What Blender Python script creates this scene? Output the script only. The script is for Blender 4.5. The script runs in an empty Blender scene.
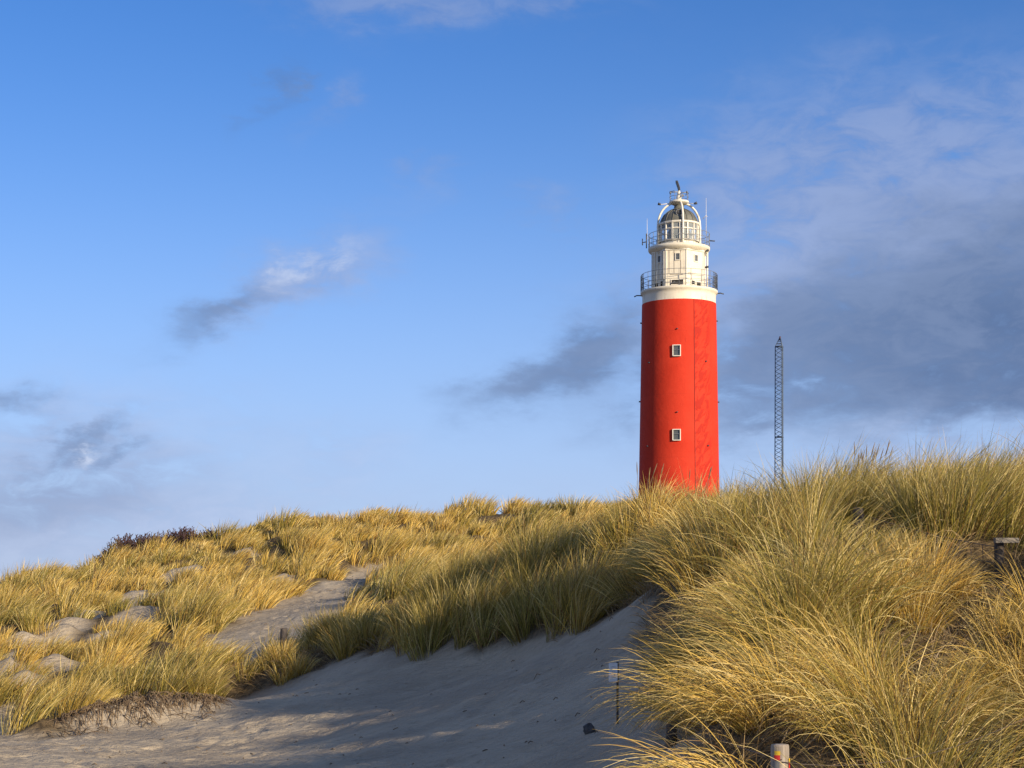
import bpy, math, random
import numpy as np
from mathutils import Vector

rng = np.random.default_rng(11)
random.seed(5)
R = math.radians
F = 1700.0          # focal length in pixels of a 1024 wide frame
HZ = 600.0          # row of the horizon
EYE = 1.6
scene = bpy.context.scene
col = scene.collection

# ------------------------------------------------------------------ helpers
def link(o):
    col.objects.link(o); return o

def tag(o, label=None, cat=None, group=None, kind=None):
    if label: o['label'] = label
    if cat: o['category'] = cat
    if group: o['group'] = group
    if kind: o['kind'] = kind
    return o

def empty(name, loc=(0, 0, 0), rz=0.0):
    o = bpy.data.objects.new(name, None); link(o)
    o.empty_display_size = .2
    o.location = loc; o.rotation_euler = (0, 0, rz)
    return o

class MB:
    """collects boxes, lathes and tubes for ONE mesh"""
    def __init__(s): s.v = []; s.f = []; s.sm = []
    def add(s, v, f, smooth=False):
        n = len(s.v); s.v += [tuple(p) for p in v]
        s.f += [tuple(i + n for i in q) for q in f]; s.sm += [smooth] * len(f)
    def box(s, c, size, rz=0.0, rx=0.0, ry=0.0, bevel=0.0, taper=1.0):
        from mathutils import Euler
        m = Euler((rx, ry, rz)).to_matrix()
        hx, hy, hz = [d / 2 for d in size]
        P = []
        for z in (-1, 1):
            t = taper if z > 0 else 1.0
            for x, y in ((-1, -1), (1, -1), (1, 1), (-1, 1)):
                P.append(Vector(c) + m @ Vector((x * hx * t, y * hy * t, z * hz)))
        s.add(P, [(3, 2, 1, 0), (4, 5, 6, 7), (0, 1, 5, 4), (1, 2, 6, 5), (2, 3, 7, 6), (3, 0, 4, 7)])
    def lathe(s, prof, n=48, c=(0, 0), a0=0.0, smooth=True, cap=True, sweep=2 * math.pi):
        v = []; f = []
        full = abs(sweep - 2 * math.pi) < 1e-6
        m = n if full else n + 1
        for r, z in prof:
            for k in range(m):
                a = a0 + sweep * k / n
                v.append((c[0] + r * math.sin(a), c[1] - r * math.cos(a), z))
        for j in range(len(prof) - 1):
            for k in range(n):
                k2 = (k + 1) % m
                f.append((j * m + k, j * m + k2, (j + 1) * m + k2, (j + 1) * m + k))
        if cap and full:
            f.append(tuple(reversed(range(m)))); f.append(tuple(range((len(prof) - 1) * m, len(prof) * m)))
        s.add(v, f, smooth)
    def tube(s, pts, r, n=8, smooth=True):
        pts = [Vector(p) for p in pts]
        rr = r if isinstance(r, (list, tuple)) else [r] * len(pts)
        v = []; f = []
        prev = None
        for i, p in enumerate(pts):
            d = (pts[min(i + 1, len(pts) - 1)] - pts[max(i - 1, 0)]).normalized()
            up = Vector((0, 0, 1)) if abs(d.z) < .95 else Vector((1, 0, 0))
            if prev is None: a = d.cross(up).normalized()
            else: a = (prev - d * prev.dot(d)).normalized()
            prev = a
            b = d.cross(a)
            for k in range(n):
                t = 2 * math.pi * k / n
                v.append(p + (a * math.cos(t) + b * math.sin(t)) * rr[i])
        for i in range(len(pts) - 1):
            for k in range(n):
                k2 = (k + 1) % n
                f.append((i * n + k, i * n + k2, (i + 1) * n + k2, (i + 1) * n + k))
        f.append(tuple(reversed(range(n)))); f.append(tuple(range((len(pts) - 1) * n, len(pts) * n)))
        s.add(v, f, smooth)
    def ring(s, rad, z, r, n=64, m=6, a0=0.0, a1=2 * math.pi):
        full = a1 - a0 > 6.28
        cnt = n if full else n + 1
        v = []; f = []
        for k in range(cnt):
            a = a0 + (a1 - a0) * k / n
            for j in range(m):
                t = 2 * math.pi * j / m
                q = rad + r * math.cos(t)
                v.append((q * math.sin(a), -q * math.cos(a), z + r * math.sin(t)))
        for k in range(n):
            k2 = (k + 1) % cnt
            for j in range(m):
                j2 = (j + 1) % m
                f.append((k * m + j, k2 * m + j, k2 * m + j2, k * m + j2))
        s.add(v, f, True)
    def build(s, name, mat, parent=None, bevel=0.0):
        me = bpy.data.meshes.new(name); me.from_pydata(s.v, [], s.f); me.update()
        me.polygons.foreach_set('use_smooth', s.sm)
        if mat: me.materials.append(mat)
        o = bpy.data.objects.new(name, me); link(o)
        if parent: o.parent = parent
        if bevel:
            b = o.modifiers.new('bevel', 'BEVEL'); b.width = bevel; b.segments = 2; b.limit_method = 'ANGLE'
        return o

# ------------------------------------------------------------------ node helpers
class NT:
    def __init__(s, tree): s.t = tree
    def n(s, typ, **kw):
        nd = s.t.nodes.new(typ)
        ins = kw.pop('ins', {})
        for k, v in kw.items(): setattr(nd, k, v)
        for k, v in ins.items(): s.set(nd, k, v)
        return nd
    def set(s, nd, k, v):
        if isinstance(v, bpy.types.NodeSocket): s.t.links.new(v, nd.inputs[k])
        else: nd.inputs[k].default_value = v
    def m(s, op, a, b=0.0, c=None, clamp=False):
        nd = s.t.nodes.new('ShaderNodeMath'); nd.operation = op; nd.use_clamp = clamp
        s.set(nd, 0, a); s.set(nd, 1, b)
        if c is not None: s.set(nd, 2, c)
        return nd.outputs[0]
    def mix(s, f, a, b, bt='MIX'):
        nd = s.t.nodes.new('ShaderNodeMix'); nd.data_type = 'RGBA'; nd.blend_type = bt
        s.set(nd, 0, f)
        s.set(nd, 6, a if isinstance(a, bpy.types.NodeSocket) or len(a) == 4 else (*a, 1))
        s.set(nd, 7, b if isinstance(b, bpy.types.NodeSocket) or len(b) == 4 else (*b, 1))
        return nd.outputs[2]
    def noise(s, vec, scale, detail=4, rough=.5, dist=0.0):
        nd = s.n('ShaderNodeTexNoise', ins={'Scale': scale, 'Detail': detail, 'Roughness': rough, 'Distortion': dist})
        if vec is not None: s.set(nd, 'Vector', vec)
        return nd.outputs['Fac']
    def ramp(s, f, lo, hi):
        nd = s.n('ShaderNodeMapRange', ins={'Value': f, 'From Min': lo, 'From Max': hi})
        nd.interpolation_type = 'SMOOTHSTEP'
        return nd.outputs[0]

def newmat(name):
    m = bpy.data.materials.new(name); m.use_nodes = True
    t = NT(m.node_tree); b = m.node_tree.nodes['Principled BSDF']
    return m, t, b

def simple(name, colr, rough=.6, metal=0.0, var=.12, scale=3.0, dirt=None, bump=0.0):
    m, t, b = newmat(name)
    co = t.n('ShaderNodeTexCoord').outputs['Object']
    n1 = t.noise(co, scale, 5, .6)
    k = t.ramp(n1, .3, .7)
    c = t.mix(k, tuple(x * (1 - var) for x in colr), tuple(min(1, x * (1 + var)) for x in colr))
    if dirt:
        mp = t.n('ShaderNodeMapping', ins={'Vector': co, 'Scale': (2.2, 2.2, .5)})
        d = t.ramp(t.noise(mp.outputs[0], scale * 1.3, 6, .7), .55, .75)
        c = t.mix(t.m('MULTIPLY', d, dirt[1]), c, dirt[0])
    t.set(b, 'Base Color', c); b.inputs['Roughness'].default_value = rough; b.inputs['Metallic'].default_value = metal
    if bump:
        bp = t.n('ShaderNodeBump', ins={'Strength': bump, 'Distance': .02, 'Height': n1})
        t.set(b, 'Normal', bp.outputs[0])
    return m

# ------------------------------------------------------------------ terrain height
def at(px, Y): return (px - 512.0) / F * Y
def zpx(py, Y): return EYE + (HZ - py) / F * Y

CP = []   # X, Y, Z
def P(px, Y, py=None, z=None): CP.append((at(px, Y), Y, zpx(py, Y) if z is None else z))
def W(X, Y, z): CP.append((X, Y, z))
# sand hollow at the foot of the dunes
for px, Y, py in ((400, 13, 768), (560, 11, 768), (500, 16, 700), (300, 18, 740), (100, 16, 768), (-60, 17, 758),
                  (200, 20, 730), (440, 18.5, 693), (560, 16, 678), (590, 13, 722), (600, 18.2, 630), (380, 21, 690)):
    P(px, Y, py)
for px, Y, py in ((240, 24, 702), (347, 24.3, 664), (440, 22.2, 655), (510, 21.2, 652), (560, 20, 640), (630, 18.6, 604)):
    P(px, Y, py)
W(-1.0, 6, .12); W(-3, 10, .1); W(0, 0, 0); W(-6, 0, .1); W(-6, 12, .1); W(.3, 8, .28); W(-14, 16, -.05); W(-16, 4, .1); W(2, -6, 0); W(-12, -6, 0)
# left flank of the near dune
for px, Y, py in ((640, 14.8, 660), (652, 12.4, 712), (664, 10.2, 764), (700, 14.5, 612), (705, 11, 680), (655, 17.3, 590), (720, 9.2, 722), (700, 7.6, 775)):
    P(px, Y, py)
# near dune, front slope and crest (grass stands about .75 above)
W(1.18, 7.5, .08); W(2.3, 7.0, .28); W(1.8, 5.0, 0.05); W(4, 5, .3); W(6, 3, .6); W(2.1, 10, .75); W(3.2, 10, .85)
W(1.9, 14, 1.42); W(3.2, 14, 1.5); W(4.6, 14, 1.6); W(7, 12, 1.7); W(2.2, 18, 2.05); W(3.6, 18, 2.2); W(5.2, 18, 2.3); W(7.6, 18, 2.5)
for px, Y, py in ((605, 22, 554), (630, 22, 537), (660, 22, 532), (700, 22, 540), (750, 22, 564), (800, 22, 564), (838, 22, 552), (868, 22, 514), (905, 22, 518), (940, 22.2, 523), (990, 22.3, 533), (1030, 22, 541), (1150, 22, 538)):
    P(px, Y, py)
for X, z in ((0.6, 1.5), (2.2, 1.9), (4, 2.1), (6.5, 2.2), (10, 2.2)): W(X, 27, z)
for X, z in ((1, 1.6), (4, 1.5), (8, 1.6)): W(X, 35, z)
W(11, 16, 2.0); W(12, 8, 1.2); W(14, 24, 2.0); W(10, -4, .6)
# shaded bank running down left from the near dune
for px, Y, py in ((262, 25, 690), (325, 25.3, 664), (372, 25.2, 645), (419, 24.8, 628), (480, 24.3, 603), (530, 23.6, 585), (575, 22.9, 570)):
    P(px, Y, py)
# path behind it
for px, Y, py in ((222, 28, 664), (262, 31, 640), (300, 34, 616), (340, 39, 598), (378, 45, 578)):
    P(px, Y, py)
W(-1.6, 29, 1.0); W(-.6, 31, 1.5); W(-1.5, 36, 1.8)
P(450, 44, 574); P(520, 44, 568)
# far slope
for px, Y, py in ((100, 21.8, 731), (60, 20.8, 737), (150, 23, 712), (10, 24, 714), (-70, 25, 700), (223, 24.6, 706), (200, 26, 684), (100, 27, 690),
                  (30, 29, 672), (100, 33, 652), (180, 30, 655), (100, 42, 607), (0, 38, 630), (-80, 36, 640), (200, 38, 606), (280, 41, 586),
                  (200, 47, 572), (300, 48, 556), (100, 49, 585), (0, 48, 602), (400, 50, 552), (500, 50, 548),
                  (-80, 55, 622), (0, 54.5, 602), (60, 54, 584), (110, 54, 567), (160, 54.5, 568), (200, 55, 556), (250, 55, 540), (280, 55, 532), (330, 55, 530), (400, 55.5, 525),
                  (450, 56, 521), (500, 56, 519), (560, 56, 519), (620, 56, 519), (700, 56, 522), (850, 56, 525), (1050, 56, 530)):
    P(px, Y, py)
W(-26, 55, .6); W(-24, 40, 0.2); W(-20, 26, -.1)
for px in range(-100, 1150, 150): W(at(px, 66), 66, 1.6); W(at(px, 78), 78, 1.2)
CP = np.array(CP, float)

def tps_fit(P3, lam=.02):
    X = P3[:, :2]; n = len(X)
    d = np.linalg.norm(X[:, None] - X[None], axis=2)
    K = np.where(d > 0, d * d * np.log(d + 1e-9), 0) + lam * np.eye(n) * 8
    Q = np.c_[np.ones(n), X]
    A = np.zeros((n + 3, n + 3)); A[:n, :n] = K; A[:n, n:] = Q; A[n:, :n] = Q.T
    return np.linalg.solve(A, np.r_[P3[:, 2], 0, 0, 0])
TW = tps_fit(CP)
def smooth(e0, e1, x):
    t = np.clip((x - e0) / (e1 - e0), 0, 1); return t * t * (3 - 2 * t)

def vnoise(x, y, seed=0):
    xi = np.floor(x).astype(np.int64); yi = np.floor(y).astype(np.int64)
    fx = x - xi; fy = y - yi
    fx = fx * fx * (3 - 2 * fx); fy = fy * fy * (3 - 2 * fy)
    def h(a, b):
        n = (a * 374761393 + b * 668265263 + seed * 974634777) & 0x7fffffff
        n = ((n ^ (n >> 13)) * 1274126177) & 0x7fffffff
        return ((n ^ (n >> 16)) & 0xffff) / 65535.0
    return (h(xi, yi) * (1 - fx) + h(xi + 1, yi) * fx) * (1 - fy) + (h(xi, yi + 1) * (1 - fx) + h(xi + 1, yi + 1) * fx) * fy
def fbm(x, y, o=4, seed=0):
    s = 0; a = .5
    for i in range(o):
        s = s + a * vnoise(x * 2 ** i + 17.3 * i, y * 2 ** i - 9.1 * i, seed + i); a *= .5
    return s

def cells(x, y, cell, seed=0):
    """jittered cells: distance to the nearest and second centre, nearest centre, its random number"""
    u = x / cell; v = y / cell
    iu = np.floor(u).astype(np.int64); iv = np.floor(v).astype(np.int64)
    f1 = np.full(x.shape, 9e9); f2 = f1.copy(); cx = np.zeros(x.shape); cy = cx.copy(); rd = cx.copy()
    def hs(a, b, k):
        n = (a * 73856093 + b * 19349663 + (seed * 7 + k) * 83492791) & 0x7fffffff
        n = ((n ^ (n >> 13)) * 1274126177) & 0x7fffffff
        return ((n ^ (n >> 16)) & 0xffff) / 65535.0
    for i in (-1, 0, 1):
        for j in (-1, 0, 1):
            a, b = iu + i, iv + j
            px_ = a + .1 + .8 * hs(a, b, 1); py_ = b + .1 + .8 * hs(a, b, 2)
            d = np.hypot(px_ - u, py_ - v)
            n = d < f1
            f2 = np.where(n, f1, np.minimum(f2, d)); f1 = np.where(n, d, f1)
            cx = np.where(n, px_, cx); cy = np.where(n, py_, cy); rd = np.where(n, hs(a, b, 3), rd)
    return f1, f2, cx * cell, cy * cell, rd
def mound_size(y): return 1.15
def inpoly(x, y, poly):
    c = np.zeros(x.shape, bool); n = len(poly)
    for i in range(n):
        x1, y1 = poly[i]; x2, y2 = poly[(i + 1) % n]
        if y1 == y2: continue
        k = ((y1 > y) != (y2 > y)) & (x < (x2 - x1) * (y - y1) / (y2 - y1) + x1)
        c ^= k
    return c
def distpoly(x, y, poly):
    """signed distance: negative inside"""
    d = np.full(x.shape, 1e9); n = len(poly)
    for i in range(n):
        x1, y1 = poly[i]; x2, y2 = poly[(i + 1) % n]
        dx, dy = x2 - x1, y2 - y1
        t = np.clip(((x - x1) * dx + (y - y1) * dy) / (dx * dx + dy * dy + 1e-12), 0, 1)
        d = np.minimum(d, np.hypot(x - x1 - t * dx, y - y1 - t * dy))
    return np.where(inpoly(x, y, poly), -d, d)

def base_h(x, y):
    x = np.asarray(x, float); y = np.asarray(y, float)
    shp = x.shape; x = x.ravel(); y = y.ravel()
    out = np.empty_like(x)
    for i in range(0, len(x), 40000):
        xs = x[i:i + 40000]; ys = y[i:i + 40000]
        xc = np.clip(xs, -28, 15); yc = np.clip(ys, -8, 80)
        d2 = (xc[:, None] - CP[None, :, 0]) ** 2 + (yc[:, None] - CP[None, :, 1]) ** 2
        U = .5 * d2 * np.log(d2 + 1e-12)
        z = U @ TW[:len(CP)] + TW[-3] + TW[-2] * xc + TW[-1] * yc
        far = np.hypot(np.maximum(np.maximum(-26 - xs, xs - 13), 0), np.maximum(np.maximum(-6 - ys, ys - 74), 0))
        w = smooth(0, 14, far)
        plain = .6 + 1.6 * fbm(xs * .03, ys * .03, 3, 5)
        r = np.hypot(xs - 16.4, (ys - 170) * .8)
        plain = plain + 8.2 * (1 - smooth(12, 62, r)) + (9.0 * (1 - smooth(6, 40, np.hypot(xs - 28.3, ys - 182))))*0.0
        plain = np.where(ys > 75, np.minimum(plain, 9.5), plain)
        out[i:i + 40000] = z * (1 - w) + plain * w
    return out.reshape(shp)

# sand areas, as outlines on the ground (X, Y)
def G(l): return [(at(px, Y), Y) for px, Y in l]
HOLLOW = G([(234, 24.9), (300, 24.9), (347, 24.9), (387, 23.9), (418, 22.4), (445, 22.6), (470, 21.6), (520, 21.3), (560, 20.2), (600, 19.6), (630, 18.8), (634, 16),
            (640, 14.5), (645, 12.8), (652, 11.4), (664, 9.8), (676, 8.2)]) + [(.85, 6.4), (1.1, 4.5), (.9, -8), (-28, -8), (-26, 22)] + G([(-90, 24.3), (0, 24.3), (14, 20.6), (60, 20.4), (92, 22.2),
            (118, 23.1), (138, 24.7), (186, 24.1), (222, 24.6)])
def ground_at(px, py):
    Y = np.linspace(9, 60, 2000); z = base_h(at(px, Y), Y)
    vis = np.where(HZ - (z - EYE) / Y * F <= py)[0]
    i = vis[0] if len(vis) else 1500
    return at(px, Y[i]), Y[i]
PATH = G([(205, 27.6), (202, 30), (212, 33), (238, 34.5), (262, 36.5), (300, 40), (338, 43), (349, 45.5), (375, 47.5), (392, 47),
          (372, 43.5), (356, 40), (350, 36), (338, 32), (318, 28.6), (262, 26.8), (240, 26.4), (215, 26.6)])
PATCH = []
for px, py, r in ((70, 629, .30), (85, 619, .22), (138, 618, .36), (153, 602, .42), (131, 601, .3), (31, 660, .36), (48, 668, .3), (17, 644, .26), (181, 575, .3), (60, 640, .25),
                  (104, 640, .2), (245, 556, .20), (20, 688, .3), (276, 583, .35), (6, 672, .25)):
    gx, gy = ground_at(px, py); PATCH.append((gx, gy, r * gy / 30 * .95))

def sanddist(x, y):
    """negative on bare sand, positive under grass; metres"""
    j = (fbm(x * 1.6, y * 1.6, 3, 31) - .45) * .7
    d = np.minimum(distpoly(x, y, HOLLOW) - j * .35, distpoly(x, y, PATH) + j * .4)
    for gx, gy, r in PATCH:
        d = np.minimum(d, np.hypot((x - gx) / 1.25, (y - gy) / np.where(y < gy, 3.4, 1.6)) - r + j * .6)
    return d

PITS = []
for px, py, rx_ in ((690, 640, .26), (722, 606, .26), (640, 572, .28), (742, 700, .20), (872, 668, .28), (952, 640, .32), (857, 566, .28), (1008, 590, .34), (805, 650, .24), (905, 735, .22), (775, 585, .24), (985, 700, .24), (690, 716, .16)):
    gx_, gy_ = ground_at(px, py); PITS.append((gx_, gy_, rx_))
def in_pit(x, y, f=1.0):
    o_ = np.zeros(x.shape, bool)
    for a_, b_, r_ in PITS: o_ |= np.hypot((x - a_) / r_, (y - b_) / (r_ * 2.6)) < f
    return o_
LIPX, LIPY = at(140, 21.6), 21.6
def height(x, y, sd=None):
    x = np.asarray(x, float); y = np.asarray(y, float)
    z = base_h(x, y)
    near = (x > -28) & (x < 15) & (y > -8) & (y < 80)
    if sd is None: sd = sanddist(x, y)
    g = smooth(-.1, .8, sd)
    f1, f2, _, _, rd = cells(x, y, 1.3, 4)
    z = z + near * g * ((fbm(x * .9, y * .9, 3, 3) - .45) * .22 + (.08 + .26 * rd) * np.clip(1 - (f1 / .62) ** 2, 0, 1))
    for gx_, gy_, r_ in PITS:
        z = z - .16 * np.exp(-(((x - gx_) / r_) ** 2 + ((y - gy_) / (r_ * 2.2)) ** 2))
    for gx_, gy_, r_ in PATCH:
        z = z + (.10 + .32 * fbm(x * 2.3, y * 2.3, 3, 91)) * np.exp(-(((x - gx_) / 1.1) ** 2 + ((y - gy_ - .2) / .8) ** 2) / (r_ * r_ * 1.6))
    z = z + near * (1 - g) * ((fbm(x * .45, y * .8, 3, 7) - .45) * .14 + (fbm(x * 2.6, y * 3.9, 3, 9) - .45) * .085 + (fbm(x * 8, y * 9, 2, 12) - .45) * .028)
    # eroded sand lip at the foot of the far slope
    u = (x - LIPX); v = (y - LIPY) - .75 * u * .6
    z = z + .36 * np.exp(-(u / 1.1) ** 2) * np.exp(-np.where(v < 0, (v / .45) ** 2, (v / .9) ** 2))
    # little footsteps in the hollow
    return z

# ------------------------------------------------------------------ terrain mesh
def axis(segs):
    out = []
    for a, b, st in segs:
        n = max(1, int(round((b - a) / st))); out += list(np.linspace(a, b, n, endpoint=False))
    out.append(segs[-1][1]); return np.array(out)
gx = axis([(-3000, -600, 300), (-600, -120, 40), (-120, -30, 6), (-30, -14, .4), (-14, -9, .12), (-9, 2.5, .05), (2.5, 9, .15), (9, 18, .5), (18, 120, 6), (120, 600, 40), (600, 3000, 300)])
gy = axis([(-600, -60, 60), (-60, -8, 6), (-8, 6, .5), (6, 10, .12), (10, 26, .05), (26, 48, .13), (48, 62, .2), (62, 110, 2), (110, 240, 3), (240, 600, 30), (600, 5000, 300)])
XX, YY = np.meshgrid(gx, gy)
SD = np.where((XX > -30) & (XX < 18) & (YY > -8) & (YY < 82), 0, 5.0)
msk = SD < 1
SD[msk] = sanddist(XX[msk], YY[msk])
ZZ = height(XX, YY, SD)
def footprint(fx_, fy_, ang_, dp, ln=.15, wd_=.065):
    i0, i1 = np.searchsorted(gx, [fx_ - .4, fx_ + .4]); j0, j1 = np.searchsorted(gy, [fy_ - .4, fy_ + .4])
    if i1 - i0 < 2 or j1 - j0 < 2: return
    dx = XX[j0:j1, i0:i1] - fx_; dy = YY[j0:j1, i0:i1] - fy_
    u = (dx * math.cos(ang_) + dy * math.sin(ang_)) / ln; v = (-dx * math.sin(ang_) + dy * math.cos(ang_)) / wd_
    r2 = u * u + v * v
    ZZ[j0:j1, i0:i1] += (-dp * np.exp(-r2 * 1.1) + dp * .45 * np.exp(-(np.sqrt(r2) - 1.75) ** 2 / .22)) * (SD[j0:j1, i0:i1] < .05)
trails = [[(-.6, 9), (-1.2, 13), (-2.2, 17), (-3.6, 21), (-6.5, 22.2), (-10, 20)], [(-1.6, 9), (-2.6, 13), (-3.8, 17), (-5.4, 20.3), (-9, 18)], [(.1, 10), (-.4, 14), (.2, 17.6)],
          [(-4.6, 27), (-4.6, 31), (-4.3, 36), (-4.0, 41), (-3.6, 46)], [(-4.2, 28), (-4.9, 33), (-4.6, 38), (-4.0, 44)], [(-6, 13), (-5, 17), (-3, 19.5), (-.5, 20)], [(-.2, 11), (-2.4, 14.6), (-5.6, 17.6), (-9, 20.5)]]
for tr_ in trails:
    side = 1
    for (ax_, ay_), (bx_, by_) in zip(tr_[:-1], tr_[1:]):
        L_ = math.hypot(bx_ - ax_, by_ - ay_); a_ = math.atan2(by_ - ay_, bx_ - ax_)
        for q_ in range(int(L_ / .62)):
            side = -side; f_ = q_ * .62 / L_
            footprint(ax_ + (bx_ - ax_) * f_ - math.sin(a_) * .12 * side + rng.normal(0, .07), ay_ + (by_ - ay_) * f_ + math.cos(a_) * .12 * side + rng.normal(0, .07), a_ + rng.normal(0, .2), rng.uniform(.018, .042))
for q_ in range(160):
    footprint(rng.uniform(-7, .6), rng.uniform(10, 22), rng.uniform(0, 3.14), rng.uniform(.008, .030), rng.uniform(.10, .24), rng.uniform(.06, .12))
nx, ny = len(gx), len(gy)
V = np.stack([XX, YY, ZZ], -1).reshape(-1, 3)
idx = np.arange(nx * ny).reshape(ny, nx)
Q = np.stack([idx[:-1, :-1], idx[:-1, 1:], idx[1:, 1:], idx[1:, :-1]], -1).reshape(-1, 4)
def fastmesh(name, V, Q, smoothf=True):
    me = bpy.data.meshes.new(name)
    me.vertices.add(len(V)); me.vertices.foreach_set('co', np.ascontiguousarray(V, np.float32).ravel())
    me.loops.add(Q.size); me.loops.foreach_set('vertex_index', np.ascontiguousarray(Q, np.int32).ravel())
    me.polygons.add(len(Q)); me.polygons.foreach_set('loop_start', np.arange(0, Q.size, Q.shape[1], dtype=np.int32))
    me.update(calc_edges=True)
    me.polygons.foreach_set('use_smooth', np.full(len(Q), smoothf))
    return me
me = fastmesh('ground', V, Q)
a = me.attributes.new('cover', 'FLOAT', 'POINT')
a.data.foreach_set('value', smooth(-.12, .30, SD + (fbm(XX * 5, YY * 5, 3, 77) - .45) * .35).astype(np.float32).ravel())
ground = link(bpy.data.objects.new('ground', me)); tag(ground, kind='structure')

m, t, b = newmat('dune_sand')
co = t.n('ShaderNodeTexCoord').outputs['Object']
n1 = t.noise(co, .8, 5, .55); n2 = t.noise(co, 9, 5, .65)
n3 = t.noise(co, 60, 3, .7)
mp = t.n('ShaderNodeMapping', ins={'Vector': co, 'Scale': (1.0, 2.4, 1.0), 'Rotation': (0, 0, R(-20))})
rip = t.noise(mp.outputs[0], 5.0, 5, .6, .8)
sand = t.mix(t.ramp(n1, .35, .65), (.41, .335, .24), (.52, .43, .305))
sand = t.mix(t.m('MULTIPLY', t.ramp(n2, .56, .72), .45), sand, (.25, .19, .13))
spk = t.ramp(t.noise(co, 38, 2, .5), .70, .76)
sand = t.mix(t.m('MULTIPLY', spk, .5), sand, (.09, .065, .045))
litter = t.mix(t.ramp(t.noise(co, 14, 4, .7), .35, .65), (.07, .05, .028), (.20, .14, .07))
cov = t.n('ShaderNodeAttribute', attribute_name='cover').outputs['Fac']
t.set(b, 'Base Color', t.mix(cov, sand, litter))
b.inputs['Roughness'].default_value = .95; b.inputs['Specular IOR Level'].default_value = .15
h = t.m('ADD', t.m('MULTIPLY', rip, .7), t.m('ADD', t.m('MULTIPLY', n2, .35), t.m('MULTIPLY', n3, .10)))
bp = t.n('ShaderNodeBump', ins={'Strength': 1.0, 'Distance': .09, 'Height': h})
t.set(b, 'Normal', bp.outputs[0])
me.materials.append(m)

# bilinear sampler on the built grid
def gz(x, y):
    i = np.clip(np.searchsorted(gx, x) - 1, 0, nx - 2); j = np.clip(np.searchsorted(gy, y) - 1, 0, ny - 2)
    fx = (x - gx[i]) / (gx[i + 1] - gx[i]); fy = (y - gy[j]) / (gy[j + 1] - gy[j])
    return (ZZ[j, i] * (1 - fx) + ZZ[j, i + 1] * fx) * (1 - fy) + (ZZ[j + 1, i] * (1 - fx) + ZZ[j + 1, i + 1] * fx) * fy
def gzs(x, y): return float(gz(np.array([float(x)]), np.array([float(y)]))[0])

# ------------------------------------------------------------------ marram grass
m, t, b = newmat('marram_blade')
at_ = t.n('ShaderNodeAttribute', attribute_name='tint').outputs['Color']
b.inputs['Roughness'].default_value = .45; b.inputs['Specular IOR Level'].default_value = .35
t.set(b, 'Base Color', at_)
tr = t.n('ShaderNodeBsdfTranslucent', ins={'Color': at_})
mx = t.n('ShaderNodeMixShader', ins={0: .20, 1: b.outputs[0], 2: tr.outputs[0]})
t.t.links.new(mx.outputs[0], m.node_tree.nodes['Material Output'].inputs[0])
MARRAM = m

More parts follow.
